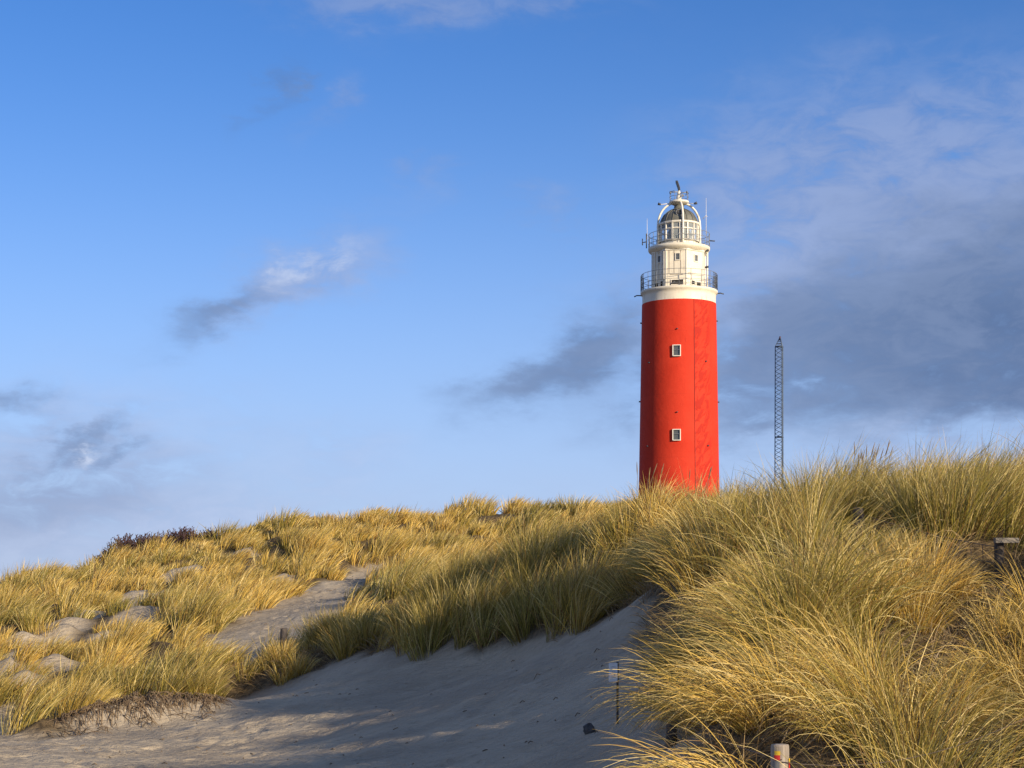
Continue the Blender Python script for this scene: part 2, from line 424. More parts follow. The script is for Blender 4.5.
PAL = np.array([[.76, .50, .105], [.88, .70, .30], [.36, .295, .05], [.16, .16, .03], [.27, .135, .04], [.07, .075, .018]])
def grow(name, tx, ty, nb, seg, length, lean, spread, width, droop, tone, wind=(0.35, .05), rootr=.12, keep=None, sizes=None):
    """tx,ty tuft centres; lean (n,2); tone (n) 0 gold .. 1 green; returns one mesh object"""
    T = len(tx)
    k = np.repeat(np.arange(T), nb)
    N = len(k)
    sz = (sizes if sizes is not None else np.ones(T))[k]
    ang = rng.uniform(0, 2 * np.pi, N); rr = np.sqrt(rng.uniform(0, 1, N))
    rad = np.stack([np.cos(ang), np.sin(ang)], 1)
    bx = tx[k] + rad[:, 0] * rr * rootr * sz; by = ty[k] + rad[:, 1] * rr * rootr * sz
    bz = gz(bx, by) - .02
    L = length[k] * rng.uniform(.55, 1.12, N) * (1.08 - .3 * rr)
    d = np.empty((N, 3))
    sp = spread * (rr * .75 + .25 * rng.uniform(0, 1, N))
    d[:, :2] = rad * sp[:, None] + lean[k] + rng.normal(0, .15, (N, 2)) * np.where(rng.uniform(0, 1, N) < .06, 2.6, 1.0)[:, None]
    d[:, 2] = 1.0
    d /= np.linalg.norm(d, axis=1)[:, None]
    p = np.stack([bx, by, bz], 1)
    w = width[k] * rng.uniform(.7, 1.25, N)
    # facing of each ribbon, mostly side-on to its own bend but random
    fa = rng.uniform(0, 2 * np.pi, N); fv = np.stack([np.cos(fa), np.sin(fa), np.zeros(N)], 1)
    dr = droop[k] * rng.uniform(.35, 1.6, N)
    wd = np.array([wind[0], wind[1], 0.0]); wk = rng.uniform(.2, 1.2, N)
    rows = []
    prof = np.interp(np.linspace(0, 1, seg + 1), [0, .25, .6, .9, 1], [.75, 1, .85, .4, .06])
    st = L / seg
    for s in range(seg + 1):
        side = np.cross(d, fv); side /= (np.linalg.norm(side, axis=1)[:, None] + 1e-9)
        hw = (w * prof[s] * .5)[:, None] * side
        rows.append(np.stack([p - hw, p + hw], 1))
        p = p + d * st[:, None]
        f = (s + 1) / seg
        d = d + wd * (wk * f * 1.2 / seg)[:, None]
        hd = d[:, :2] / (np.linalg.norm(d[:, :2], axis=1)[:, None] + 1e-6)
        d[:, 2] -= dr * f * 2.4 / seg
        d[:, :2] += hd * (dr * .5 / seg)[:, None]
        d /= np.linalg.norm(d, axis=1)[:, None]
    Vv = np.stack(rows, 1)                     # N, seg+1, 2, 3
    # keep blades from sinking in the ground
    fl = Vv.reshape(-1, 3); g = gz(fl[:, 0], fl[:, 1]); fl[:, 2] = np.maximum(fl[:, 2], g - .03)
    i0 = (np.arange(N) * (seg + 1) * 2)[:, None] + (np.arange(seg) * 2)[None]
    Qq = np.stack([i0, i0 + 1, i0 + 3, i0 + 2], -1).reshape(-1, 4)
    me = fastmesh(name, fl, Qq, False)
    # colour: each blade its own, tufts share a tendency
    tn = np.clip(tone[k] + rng.normal(0, .16, N), 0, 1)
    q = rng.uniform(0, 1, N)
    base = PAL[0] * (1 - tn)[:, None] + PAL[2] * tn[:, None]
    c = base.copy()
    c[q < .20] = (PAL[1] * .8 + base * .2)[q < .20]
    gr = (q > .62 - .3 * (tn - .5)) ; c[gr] = (PAL[3] * .75 + base * .25)[gr]
    br = q > .88; c[br] = PAL[4]
    dg = q > .965; c[dg] = PAL[5]
    dead = tone[k] < 0
    if dead.any():
        q2 = rng.uniform(0, 1, N)[:, None]
        c = np.where(dead[:, None], np.array([.22, .135, .06]) * (1 - q2) + np.array([.40, .29, .15]) * q2, c)
    c *= rng.uniform(.70, 1.22, N)[:, None]
    C = np.ones((N, seg + 1, 2, 4), np.float32)
    tipf = np.linspace(0, 1, seg + 1)[None, :, None, None]
    straw = np.array([.60, .42, .15])
    C[..., :3] = c[:, None, None, :] * (1 - .35 * tipf ** 2) + straw * .35 * tipf ** 2
    # blend towards brown at the very base of each blade
    C[:, 0, :, :3] = C[:, 0, :, :3] * .5 + np.array([.20, .13, .06]) * .5
    at2 = me.color_attributes.new('tint', 'FLOAT_COLOR', 'POINT')
    at2.data.foreach_set('color', C.ravel())
    me.materials.append(MARRAM)
    return link(bpy.data.objects.new(name, me))

def scatter(x0, x1, y0, y1, per, cond):
    n = int((x1 - x0) * (y1 - y0) * per)
    x = rng.uniform(x0, x1, n); y = rng.uniform(y0, y1, n)
    k = cond(x, y); x = x[k]; y = y[k]
    sd = sanddist(x, y)
    return x, y, sd

# regions on the ground
BANK = G([(225, 24.4), (300, 24.4), (387, 23.5), (418, 22.0), (470, 21.0), (520, 20.9), (560, 19.8), (600, 19.2), (628, 18.4), (628, 21), (625, 23.5), (560, 24.8), (500, 26), (420, 26.8), (330, 27), (262, 26.6), (230, 26)])
def in_near(x, y): return (y < 30) & (~inpoly(x, y, BANK)) & (x > np.where(y > 20, .066 * y - .1, .2))
def in_bank(x, y): return inpoly(x, y, BANK)
def in_far(x, y): return (~in_near(x, y)) & (~in_bank(x, y)) & (np.abs(x - at(512, 1)) < 30)

# near dune
x, y, sd = scatter(.2, 9.0, 4.5, 26, 15, in_near)
f1, f2, mcx, mcy, mrd = cells(x, y, 1.3, 4)
f1b, f2b, mbx, mby, mbr = cells(x, y, .55, 8)
edge = f2 - f1
gap = fbm(x * .8, y * .8, 3, 41)
lim = np.where(y < 19, .20, .02) + .22 * ((y < 14.2) & (y > 11.0))
k = (sd > lim) & ((edge > .30) | (rng.uniform(0, 1, len(x)) < .10)) & ((gap > .29) | (rng.uniform(0, 1, len(x)) < .25)) & ((f2b - f1b > .14) | (rng.uniform(0, 1, len(x)) < .5))
k &= ~in_pit(x, y) | (rng.uniform(0, 1, len(x)) < .04)
# keep the little dark hollows that show the fence open
for hx, hy, hr in ((at(858, 15.9), 15.9, .30), (at(1016, 14.1), 14.1, .46)):
    k &= np.hypot(x - hx, (y - hy) * .8) > hr
k &= np.hypot(x - at(779, 7.5), y - 7.3) > .26
k &= ~((np.abs(x - at(779, 7.2)) < .30) & (y < 7.45))
x, y, sd, f1, mcx, mcy, mrd, mbx, mby, mbr = [q_[k] for q_ in (x, y, sd, f1, mcx, mcy, mrd, mbx, mby, mbr)]
T = len(x)
flank = np.exp(-np.maximum(sd - .2, 0) / .8) * (y < 20.5)
front = 1 - smooth(10, 16, y)
lean = np.stack([-.45 * flank - .22 * (1 - smooth(1.8, 3.6, x)) * front + .16 * smooth(2.6, 5, x), -.22 * front - .08 + 0 * x], 1)
lean[:, 0] += (x - mcx) * .42 + (x - mbx) * .6; lean[:, 1] += (y - mcy) * .35 + (y - mby) * .6
lean[:, 0] += (fbm(x * .5 + 3, y * .5, 2, 51) - .38) * .6 + (mrd - .5) * .5
lean += rng.normal(0, .07, (T, 2))
tone = np.clip((fbm(x * .55, y * .55, 3, 61) - .42) * 2.6 + .36 + (mrd - .5) * 1.0 + (mbr - .5) * .5, 0, 1)
hgt = (.92 - .20 * np.clip(f1 / .7, 0, 1)) * (.76 + .42 * mrd) + rng.uniform(-.10, .12, T)
for hx, hy, hr in ((at(857, 15.3), 15.3, .42), (at(1018, 13.6), 13.6, .55)):
    nr_ = (np.abs(x - hx) < hr) & (np.abs(y - hy) < .9)
    hgt = np.where(nr_, hgt * .55, hgt)
for a_, b_, r_ in PITS:   # shorter plants on the near rim
    hgt = np.where((np.abs(x - a_) < r_ * 1.1) & (y < b_) & (y > b_ - r_ * 4.2), hgt * .62, hgt)
sz = rng.uniform(.7, 1.5, T)
wd = np.maximum(.0037, y * .00040) * np.ones(T)
droop = .50 + .40 * flank + .22 * rng.uniform(-1, 1, T) + .30 * front + .2 * (mbr - .5)
fr = y < 15
g1 = grow('marram_grass', x[fr], y[fr], 250, 8, hgt[fr] * 1.02, lean[fr], .50, wd[fr], droop[fr], tone[fr], (.12, 0), .11, sizes=sz[fr])
tag(g1, 'long golden marram grass arching over the nearest dune slope around the banded post', 'grass', kind='stuff')
cr = 1 - .14 * smooth(20, 21.5, y)
g2 = grow('marram_grass', x[~fr], y[~fr], 160, 7, (hgt * cr)[~fr], lean[~fr], .38, wd[~fr] * .8, (droop * (.85 + .5 * smooth(19.5, 21.5, y)))[~fr], tone[~fr], (.22, 0), .12, sizes=sz[~fr])
tag(g2, 'tall upright marram grass along the crest in front of the lighthouse', 'grass', kind='stuff')

# dead thatch lying between the tussocks
def thatch(x0, x1, y0, y1, per, cond, nb, wid, lab):
    x, y, sd = scatter(x0, x1, y0, y1, per, cond)
    k = sd > .12; x, y = x[k], y[k]; T = len(x)
    g = grow('dead_grass', x, y, nb, 4, rng.uniform(.22, .46, T), rng.normal(0, .7, (T, 2)), .9, wid * np.ones(T), rng.uniform(.7, 1.5, T), np.full(T, -1.0), (.1, 0), .22)
    tag(g, lab, 'grass', kind='stuff')
thatch(.2, 9, 4.5, 25, 16, in_near, 26, .006, 'brown dead grass thatch lying between the tussocks of the nearest dune')
thatch(-5, 2, 18, 28, 14, in_bank, 22, .008, 'brown dead grass thatch at the foot of the shaded bank')

# shaded bank
x, y, sd = scatter(-5, 2, 18, 28, 15, in_bank)
f1, f2, mcx, mcy, mrd = cells(x, y, 1.3, 4)
k = (sd > .02) & ((f2 - f1 > .14) | (x < -3.4) | (rng.uniform(0, 1, len(x)) < .25)); x, y, sd, f1, mcx, mcy, mrd = [q_[k] for q_ in (x, y, sd, f1, mcx, mcy, mrd)]; T = len(x)
tone = np.clip((fbm(x * .6, y * .6, 3, 62) - .42) * 3 + .80 + (mrd - .5) * .4, 0, 1)  # tone pushed to dark green, standing in for shade on the bank
hgt = np.interp(x, [-4.3, -3.2, -2, -1, .8], [.34, .42, .60, .74, .80]) * (1.10 - .28 * np.clip(f1 / .7, 0, 1)) + rng.uniform(-.08, .10, T)
lean = np.stack([.12 + (fbm(x * .6, y * .6, 2, 52) - .38) * .8 + (x - mcx) * .6, -.12 + (y - mcy) * .5], 1) + rng.normal(0, .08, (T, 2))
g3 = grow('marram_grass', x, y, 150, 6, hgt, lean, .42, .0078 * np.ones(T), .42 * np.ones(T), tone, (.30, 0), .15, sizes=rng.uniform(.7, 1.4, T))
tag(g3, 'marram grass, its dark green tone standing in for shade, on the bank between hollow and path', 'grass', kind='stuff')

# far slope
x, y, sd = scatter(-27, 12, 19, 62, 6.2, in_far)
f1, f2, mcx, mcy, mrd = cells(x, y, 1.5, 14)
f1b, f2b, mbx, mby, mbr = cells(x, y, .8, 15)
vis = (np.abs(x) < y * .36 + 2)
gap = fbm(x * .55, y * .55, 3, 43)
k = (sd > .02) & vis & ((gap > .31) | (rng.uniform(0, 1, len(x)) < .3)) & (y > 18) & ((f2 - f1 > .20) | (np.hypot(x - at(232, 25.3), y - 25.6) < 1.1) | (rng.uniform(0, 1, len(x)) < .12)) & ((f2b - f1b > .15) | (rng.uniform(0, 1, len(x)) < .35))
x, y, sd, f1, mcx, mcy, mrd, mbx, mby, mbr = [q_[k] for q_ in (x, y, sd, f1, mcx, mcy, mrd, mbx, mby, mbr)]; T = len(x)
tone = np.clip((fbm(x * .35, y * .35, 3, 63) - .44) * 3.0 + .28 + (mrd - .5) * .45 + (mbr - .5) * .25, 0, 1)
clump = fbm(x * .45 + 9, y * .45, 3, 72)
hgt = (.78 - .36 * np.clip(f1 / .7, 0, 1)) * (.62 + .72 * mrd) + .45 * (clump - .4) + .12 * (mbr - .5) + rng.uniform(-.06, .10, T)
hgt *= np.where(y < 27, 1.08, 1.0); hgt = np.maximum(hgt, .25)
for a_, b_, r_ in PATCH:
    hgt = np.where((np.abs(x - a_) < r_ * 1.5) & (y < b_ + r_) & (y > b_ - r_ * 7), hgt * .72, hgt)
lean = np.stack([.34 + (fbm(x * .4, y * .4, 2, 53) - .38) * .6 + (x - mcx) * .35 + (x - mbx) * .3, -.05 + (y - mcy) * .4], 1) + rng.normal(0, .06, (T, 2))
wd = np.maximum(.0075, y * .00034)
nr = y < 31
for sel, nb, seg, lab in ((nr, 165, 5, 'clumps of golden marram grass at the sandy foot of the left slope'), (~nr, 115, 4, 'wind-combed golden marram grass covering the broad left dune up to its ridge')):
    g = grow('marram_grass', x[sel], y[sel], nb, seg, hgt[sel], lean[sel], .34, wd[sel], .36 * np.ones(sel.sum()), tone[sel], (.45, 0), .20, sizes=rng.uniform(.8, 1.6, sel.sum()))
    tag(g, lab, 'grass', kind='stuff')

# flowering stalks standing above the crest
def stalks(name, pts, lab):
    vs = MB()
    for x, y, L, lx in pts:
        z = gzs(x, y)
        p = [(x + lx * L * s ** 1.6, y, z + L * s) for s in (0, .35, .6, .82)]
        vs.tube(p, [.0035, .003, .0028, .0025], 4)
        q = [(x + lx * L * s ** 1.6, y, z + L * s) for s in (.82, .88, .94, 1.0)]
        vs.tube(q, [.003, .007, .006, .002], 5)
    o = vs.build(name, STALK); tag(o, lab, 'grass', kind='stuff'); return o
STALK = simple('dry_stalk', (.20, .14, .07), .8, var=.3, scale=20)
pts = []
for _ in range(30):
    px = rng.choice([862, 862, 866, 858, 872, 642, 700, 762, 800, 1003, 545, 843]) + rng.normal(0, 7)
    Y = rng.uniform(21, 22.6)
    pts.append((at(px, Y), Y, rng.uniform(.72, .95) + (.16 if abs(px - 862) < 22 else 0), rng.uniform(-.05, .25)))
stalks('marram_flower_stalk', pts, 'thin dry flowering stalks rising above the grass crest against the sky')

# dead roots and straw washed out on the sand lip
rt = MB()
for _ in range(520):
    s = rng.uniform(-1, 1)
    u = s * .95
    x = LIPX + u; y = LIPY + .45 * u - .02 + rng.normal(0, .09) - .30 * max(0, .5 - abs(s)) * rng.uniform(0, 1)
    if rng.uniform() < .12: y -= rng.uniform(0, .7)
    a = rng.normal(-.6, .9); L = rng.uniform(.06, .30); z = gzs(x, y)
    hx, hy = math.cos(a) * L, math.sin(a) * L
    lift = rng.uniform(.0, .09)
    rt.tube([(x, y, z + .005), (x + hx * .35, y + hy * .35, gzs(x + hx * .35, y + hy * .35) + lift), (x + hx * .7, y + hy * .7 - .02, gzs(x + hx * .7, y + hy * .7) + lift * .7), (x + hx, y + hy - .04, gzs(x + hx, y + hy - .04) + .004)],
            [.0045, .005, .004, .002], 4)
o = rt.build('dead_roots', simple('dead_root', (.20, .135, .075), .9, var=.35, scale=6))
tag(o, 'tangle of dead brown roots and straw on the eroded sand lip', 'roots', kind='stuff')

# bits of dry stem and shell lying on the sand
db = MB()
for _ in range(170):
    px = rng.uniform(20, 620); Y = rng.uniform(11.5, 24); x = at(px, Y)
    if sanddist(np.array([x]), np.array([Y]))[0] > -.15: continue
    a = rng.uniform(0, 3.14); L = rng.uniform(.012, .06) * (1 if rng.uniform() < .85 else 1.8); z = gzs(x, Y)
    db.tube([(x, Y, z + .004), (x + math.cos(a) * L * .5, Y + math.sin(a) * L * .5, z + .012), (x + math.cos(a) * L, Y + math.sin(a) * L, gzs(x + math.cos(a) * L, Y + math.sin(a) * L) + .004)], [.004, .005, .003], 4)
for _ in range(120):
    t_ = rng.uniform(0, 1); i = rng.integers(3, 9)
    gx0, gy0 = PATH[int(rng.integers(0, len(PATH)))]
    x = gx0 + rng.normal(0, .5); y = gy0 + rng.normal(0, .8); z = gzs(x, y); a = rng.uniform(0, 3.14); L = rng.uniform(.04, .14)
    db.tube([(x, y, z + .005), (x + math.cos(a) * L, y + math.sin(a) * L, gzs(x + math.cos(a) * L, y + math.sin(a) * L) + .008)], .006, 4)
o = db.build('beach_litter', simple('dry_stem', (.20, .14, .08), .9, var=.4, scale=4))
tag(o, 'scattered dry stems and twigs lying on the bare sand', 'debris', kind='stuff')

# ------------------------------------------------------------------ bare shrubs on the far ridge
TWIG = simple('bare_twig', (.055, .034, .032), .85, var=.35, scale=8)
BUD = simple('withered_leaf', (.085, .042, .038), .9, var=.4, scale=9)
def shrub(px, Y, wid, hh, n, lab):
    x0 = at(px, Y); z0 = gzs(x0, Y) - .05
    root = empty('bare_shrub', (x0, Y, z0)); tag(root, lab, 'shrub', 'bare shrubs on the left ridge')
    st = MB(); tw = MB()
    for _ in range(n):
        s = rng.uniform(-1, 1); bx = s * wid * .5; by = rng.normal(0, .25)
        H = hh * math.sqrt(max(.12, 1 - s * s * .8)) * rng.uniform(.7, 1.1)
        lx = rng.normal(.05, .14); ly = rng.normal(0, .2)
        bz = gzs(x0 + bx, Y + by) - z0
        P_ = [(bx, by, bz - .05), (bx + lx * H * .4, by + ly * H * .4, bz + H * .45), (bx + lx * H * 1.0, by + ly * H, bz + H * .85)]
        st.tube(P_, [.022, .015, .008], 4)
        for _ in range(9):
            f = rng.uniform(.25, 1); q = Vector(P_[0]).lerp(Vector(P_[2]), f)
            e = q + Vector((rng.normal(.02, .10), rng.normal(0, .10), rng.uniform(.06, .22)))
            tw.tube([q, q.lerp(e, .5) + Vector((rng.normal(0, .02), 0, .02)), e], [.010, .008, .005], 3)
            for _ in range(3):
                g = q.lerp(e, rng.uniform(.2, 1)); r_ = rng.uniform(.012, .03)
                tw.add([g + Vector((-r_, 0, 0)), g + Vector((0, r_, r_ * .5)), g + Vector((r_, 0, r_)), g + Vector((0, -r_, -r_))], [(0, 1, 2, 3)])
    st.build('stem', TWIG, root); tw.build('twigs', BUD, root)
shrub(131, 55.6, 1.9, 1.12, 260, 'large dark bare shrub, left end of the clump on the ridge')
shrub(156, 55.7, 1.5, 1.0, 190, 'dark bare shrub in the middle of the ridge clump')
shrub(183, 55.8, 1.3, .98, 170, 'dark bare shrub at the right end of the ridge clump')
shrub(206, 55.9, .7, .80, 36, 'small isolated dark shrub half hidden behind grass near the ridge clump')

# ------------------------------------------------------------------ fence, posts and small things
WOOD = None
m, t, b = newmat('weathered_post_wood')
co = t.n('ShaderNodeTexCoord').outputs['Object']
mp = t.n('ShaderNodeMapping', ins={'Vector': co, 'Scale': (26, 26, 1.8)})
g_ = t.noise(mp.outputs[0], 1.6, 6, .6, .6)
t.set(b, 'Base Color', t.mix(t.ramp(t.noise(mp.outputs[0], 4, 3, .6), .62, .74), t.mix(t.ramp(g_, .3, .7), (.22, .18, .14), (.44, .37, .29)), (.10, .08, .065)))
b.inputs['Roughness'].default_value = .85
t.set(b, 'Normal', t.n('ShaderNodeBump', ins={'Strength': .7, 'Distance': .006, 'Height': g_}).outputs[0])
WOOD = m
DARKWOOD = simple('dark_old_wood', (.075, .060, .050), .85, var=.35, scale=9, bump=.4)  # dark old wood; on the fence posts the gap's shade is in this colour
WIRE = simple('fence_wire', (.13, .10, .08), .7, .3, var=.2, scale=30)
def post_mb(r, h_, sides=14, seed=0):
    q = MB(); rr = random.Random(seed)
    prof = [(r * 1.06, -.35), (r * 1.04, 0), (r * 1.0, h_ * .4), (r * 1.02, h_ * .8), (r, h_ - .012), (r * .93, h_ - .002), (r * .5, h_)]
    v0 = len(q.v); q.lathe(prof, sides)
    wob = [1 + rr.uniform(-.05, .05) for _ in range(sides)]
    for i in range(v0, len(q.v)):
        k = (i - v0) % sides; x_, y_, z_ = q.v[i]; q.v[i] = (x_ * wob[k], y_ * wob[k], z_)
    return q
def band(q, r, z0_, z1_, a0, a1, n=8):
    v = []; 
    for zz in (z0_, z1_):
        for k in range(n + 1):
            a = a0 + (a1 - a0) * k / n
            v.append((r * math.sin(a), -r * math.cos(a), zz))
    f = [(k, k + 1, n + 2 + k, n + 1 + k) for k in range(n)]
    # thin thickness
    nv = len(v); v += [(x * .95, y * .95, z) for x, y, z in v]
    f += [tuple(reversed([i + nv for i in q_])) for q_ in f]
    q.add(v, f, True)
YEL = simple('yellow_marker_paint', (.75, .48, .03), .5, var=.1, scale=20)
RED = simple('red_marker_paint', (.62, .035, .03), .5, var=.12, scale=20)
GREY = simple('grey_marker_sheet', (.20, .20, .19), .55, var=.12, scale=20)

FX, FY = at(780, 7.5), 7.5
pz = gzs(FX, FY); top = zpx(744, 7.5)
fence = empty('wire_fence', (FX, FY, pz)); tag(fence, 'old wire fence on round wooden posts half buried in the near dune grass', 'fence')
pr = .040
p1 = post_mb(pr, top - pz, 16, 3).build('post', WOOD, fence); tag(p1, 'pale weathered post with yellow and red bands')
hh = top - pz
for nm, mt, a_, z0_, z1_ in (('yellow_band', YEL, (-.75, -.12), hh - .046, hh - .028), ('red_band', RED, (-.80, -.15), hh - .068, hh - .046), ('grey_sheet', GREY, (-.85, -.2), hh - .20, hh - .071),
                             ('yellow_band', YEL, (.95, 1.5), hh - .082, hh - .062), ('red_band', RED, (.95, 1.5), hh - .104, hh - .083)):
    q = MB(); band(q, pr * 1.09, z0_, z1_, a_[0], a_[1]); q.build(nm, mt, p1)
# more posts of the same fence, following the dune
def fence_post(X, Y, h_, r, mat, lab, seed, lean=(0, 0)):
    z = gzs(X, Y)
    o = post_mb(r, h_, 12, seed).build('post', mat, fence); o.location = (X - FX, Y - FY, z - pz); o.rotation_euler = (lean[0], lean[1], 0)
    if lab: tag(o, lab)
    return (X, Y, z + h_)
t0 = (FX, FY, top)
pA = fence_post(at(671, 10.1), 10.1, .38, .032, DARKWOOD, 'dark post under overhanging grass at the sand edge', 5, (0, .02))
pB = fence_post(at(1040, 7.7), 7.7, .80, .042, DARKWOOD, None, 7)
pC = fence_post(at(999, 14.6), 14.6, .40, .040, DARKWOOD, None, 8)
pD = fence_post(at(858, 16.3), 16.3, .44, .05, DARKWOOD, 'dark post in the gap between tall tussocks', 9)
def strand(a, b_, dz, sag=.03, rr=.0028):
    wr = MB()
    pts_ = []
    for i in range(13):
        s = i / 12; p_ = Vector(a).lerp(Vector(b_), s); p_.z += dz - sag * 4 * s * (1 - s)
        pts_.append(p_ - Vector((FX, FY, pz)))
    wr.tube(pts_, rr, 5); wr.build('wire', WIRE, fence)
off = Vector((0, -.045, 0))
strand(Vector(t0) + off, Vector(pA) + off, -.065); strand(Vector(t0) + off, Vector(pB) + off, -.075, .10, .0019)
strand(Vector(t0) + off, Vector(pA) + off, -.35); strand(Vector(t0) + off, Vector(pB) + off, -.40, .05, .0019)
for dz in (-.06, -.20, -.34): strand(Vector(pC) + off, Vector(pD) + off, dz, .03, .004)
for k in range(13):
    s = (k + .5) / 13; p_ = Vector(pD).lerp(Vector(pC), s) + off - Vector((FX, FY, pz)); p_.z -= .12 * s * (1 - s)
    wr = MB(); wr.tube([p_ + Vector((0, 0, -.055)), p_ + Vector((.01, 0, -.345))], .003, 4); wr.build('stay_wire', WIRE, fence)
# rail board at the right; its post is coloured dark for the shaded void below
bd = MB(); bd.box((0, 0, 0), (.21, .05, .045), rz=.1)
o = bd.build('rail_end', simple('grey_old_board', (.22, .19, .15), .9, var=.3, scale=12, bump=.5), fence, .004); o.location = (pC[0] + .04 - FX, pC[1] - .08 - FY, pC[2] - .0 - pz)

# small post with a white plate at the sand edge
SXp, SYp = at(617.5, 12.3), 12.3
sz0 = gzs(SXp, SYp); stop = zpx(662, 12.3)
sg = empty('marker_post', (SXp, SYp, sz0)); tag(sg, 'thin dark post carrying a small white plate, at the edge of the shaded sand', 'marker post')
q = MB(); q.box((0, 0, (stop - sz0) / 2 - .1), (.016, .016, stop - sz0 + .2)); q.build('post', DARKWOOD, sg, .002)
WHITE = simple('white_plate', (.80, .80, .78), .5, var=.06, scale=25, dirt=((.30, .28, .25), .5))
q = MB(); q.box((-.032, -.014, stop - sz0 - .075), (.064, .006, .135), rx=.03); pl = q.build('plate', WHITE, sg, .002)
q = MB()
for k in range(5): q.box((-.032 + random.uniform(-.003, .003), -.0185, stop - sz0 - .035 - k * .018), (.040 - random.uniform(0, .016), .001, .0035))
q.build('faded_print', simple('faded_print', (.36, .36, .36), .6), pl)

# stone with a dark side lying on the sand
sx, sy = at(589, 12.1), 12.1
vs = MB(); n_ = 12
prof = [(.002, -.02), (.030, -.015), (.040, .006), (.036, .028), (.020, .042), (.002, .046)]
vs.lathe(prof, n_, cap=False)
vs.v = [(x * (1 + .25 * math.sin(i * 1.7)), y * (1 + .2 * math.cos(i * 2.3)), z * (1 + .15 * math.sin(i))) for i, (x, y, z) in enumerate(vs.v)]
o = vs.build('stone', simple('dark_stone', (.08, .075, .07), .8, var=.5, scale=18, bump=.5)); o.location = (sx, sy, gzs(sx, sy) - .002); o.scale = (1, 1, 1.3)
tag(o, 'fist-sized dark stone lying alone on the shaded sand', 'stone')

# stub of a post by the path
kx, ky = at(284, 26.2), 26.2
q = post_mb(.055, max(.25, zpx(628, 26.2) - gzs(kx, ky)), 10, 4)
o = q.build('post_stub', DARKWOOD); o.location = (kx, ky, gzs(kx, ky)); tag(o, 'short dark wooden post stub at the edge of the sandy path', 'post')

# ------------------------------------------------------------------ lighthouse
LY = 167.0; LX = at(679, LY); S = LY / F
lz = gzs(LX, LY) - .3
def H(py, r=0.0):
    py = py + 2.0 * min(1.0, max(0.0, (py - 200) / 45.0)) * (r == 0)
    return zpx(py, LY - r * S) - lz
LR = -math.atan2(LX, LY)
lh = empty('lighthouse', (LX, LY, lz), LR)
tag(lh, 'tall round red lighthouse with white top, glazed lantern and dark dome behind the dune crest', 'lighthouse')

m, t, b = newmat('red_tower_paint')
co = t.n('ShaderNodeTexCoord').outputs['Object']
sp = t.n('ShaderNodeSeparateXYZ', ins={0: co})
ang = t.m('ARCTAN2', sp.outputs[0], t.m('MULTIPLY', sp.outputs[1], -1))
n1 = t.noise(co, .35, 6, .65); n2 = t.noise(co, 2.5, 6, .7)
cv = t.n('ShaderNodeCombineXYZ', ins={0: t.m('MULTIPLY', ang, 3.0), 1: 0.0, 2: t.m('MULTIPLY', sp.outputs[2], .10)})
stn = t.noise(cv.outputs[0], 5, 5, .6)
red = t.mix(t.ramp(n1, .3, .7), (.59, .036, .013), (.67, .048, .019))
red = t.mix(t.m('MULTIPLY', t.ramp(stn, .55, .75), .35), red, (.40, .022, .012))
red = t.mix(t.m('MULTIPLY', t.ramp(n2, .66, .76), .35), red, (.60, .13, .08))
# strip right of the conductor: slanting darker wavy bands
sl = t.n('ShaderNodeCombineXYZ', ins={0: t.m('MULTIPLY', ang, 2.4), 1: 0.0, 2: t.m('SUBTRACT', t.m('MULTIPLY', sp.outputs[2], .62), t.m('MULTIPLY', ang, 2.2))})
bands = t.noise(sl.outputs[0], 2.1, 3, .55, .9)
strip = t.m('MULTIPLY', t.ramp(ang, .38, .44), t.m('SUBTRACT', 1.0, t.ramp(ang, .80, 1.05)))
red = t.mix(t.m('MULTIPLY', t.m('MULTIPLY', t.ramp(bands, .46, .56), strip), .75), red, (.42, .020, .010))
drip = t.ramp(t.noise(t.n('ShaderNodeCombineXYZ', ins={0: t.m('MULTIPLY', ang, 9.0), 1: 0.0, 2: t.m('MULTIPLY', sp.outputs[2], .16)}).outputs[0], 4.0, 6, .7), .60, .78)
red = t.mix(t.m('MULTIPLY', drip, .65), red, (.26, .030, .020))
red = t.mix(t.m('MULTIPLY', t.ramp(t.noise(co, 7, 5, .75), .64, .74), .30), red, (.66, .22, .14))
# plate joints
fr_ = t.m('FRACT', t.m('MULTIPLY', sp.outputs[2], 1 / 6.1))
jn = t.m('MULTIPLY', t.m('LESS_THAN', fr_, .010), .15)
red = t.mix(jn, red, (.30, .02, .015))
t.set(b, 'Base Color', red); b.inputs['Roughness'].default_value = .75; b.inputs['Specular IOR Level'].default_value = .2
t.set(b, 'Normal', t.n('ShaderNodeBump', ins={'Strength': .5, 'Distance': .06, 'Height': t.m('ADD', n2, t.m('MULTIPLY', t.m('MULTIPLY', t.ramp(bands, .44, .58), strip), 1.2))}).outputs[0])
REDP = m
WHT = simple('cream_white_paint', (.82, .735, .57), .55, var=.06, scale=1.2, dirt=((.38, .30, .20), .8), bump=.15)
WHT2 = simple('clean_white_paint', (.82, .76, .63), .5, var=.04, scale=2, dirt=((.45, .40, .32), .35))
IRON = simple('dark_railing_iron', (.07, .075, .085), .5, .4, var=.2, scale=5)
DOME = simple('dome_copper_brown', (.15, .145, .115), .6, .1, var=.25, scale=1.4, dirt=((.26, .27, .21), .7), bump=.2)
RG = simple('rail_grey_paint', (.24, .25, .26), .5, .2, var=.2, scale=4)
SEAM = simple('dark_joint', (.25, .21, .16), .8, var=.2)
m, t, b = newmat('window_glass'); b.inputs['Base Color'].default_value = (.09, .10, .10, 1); b.inputs['Roughness'].default_value = .12; GLASS = m
m, t, b = newmat('lantern_glass'); b.inputs['Base Color'].default_value = (.85, .92, .92, 1); b.inputs['Roughness'].default_value = .03
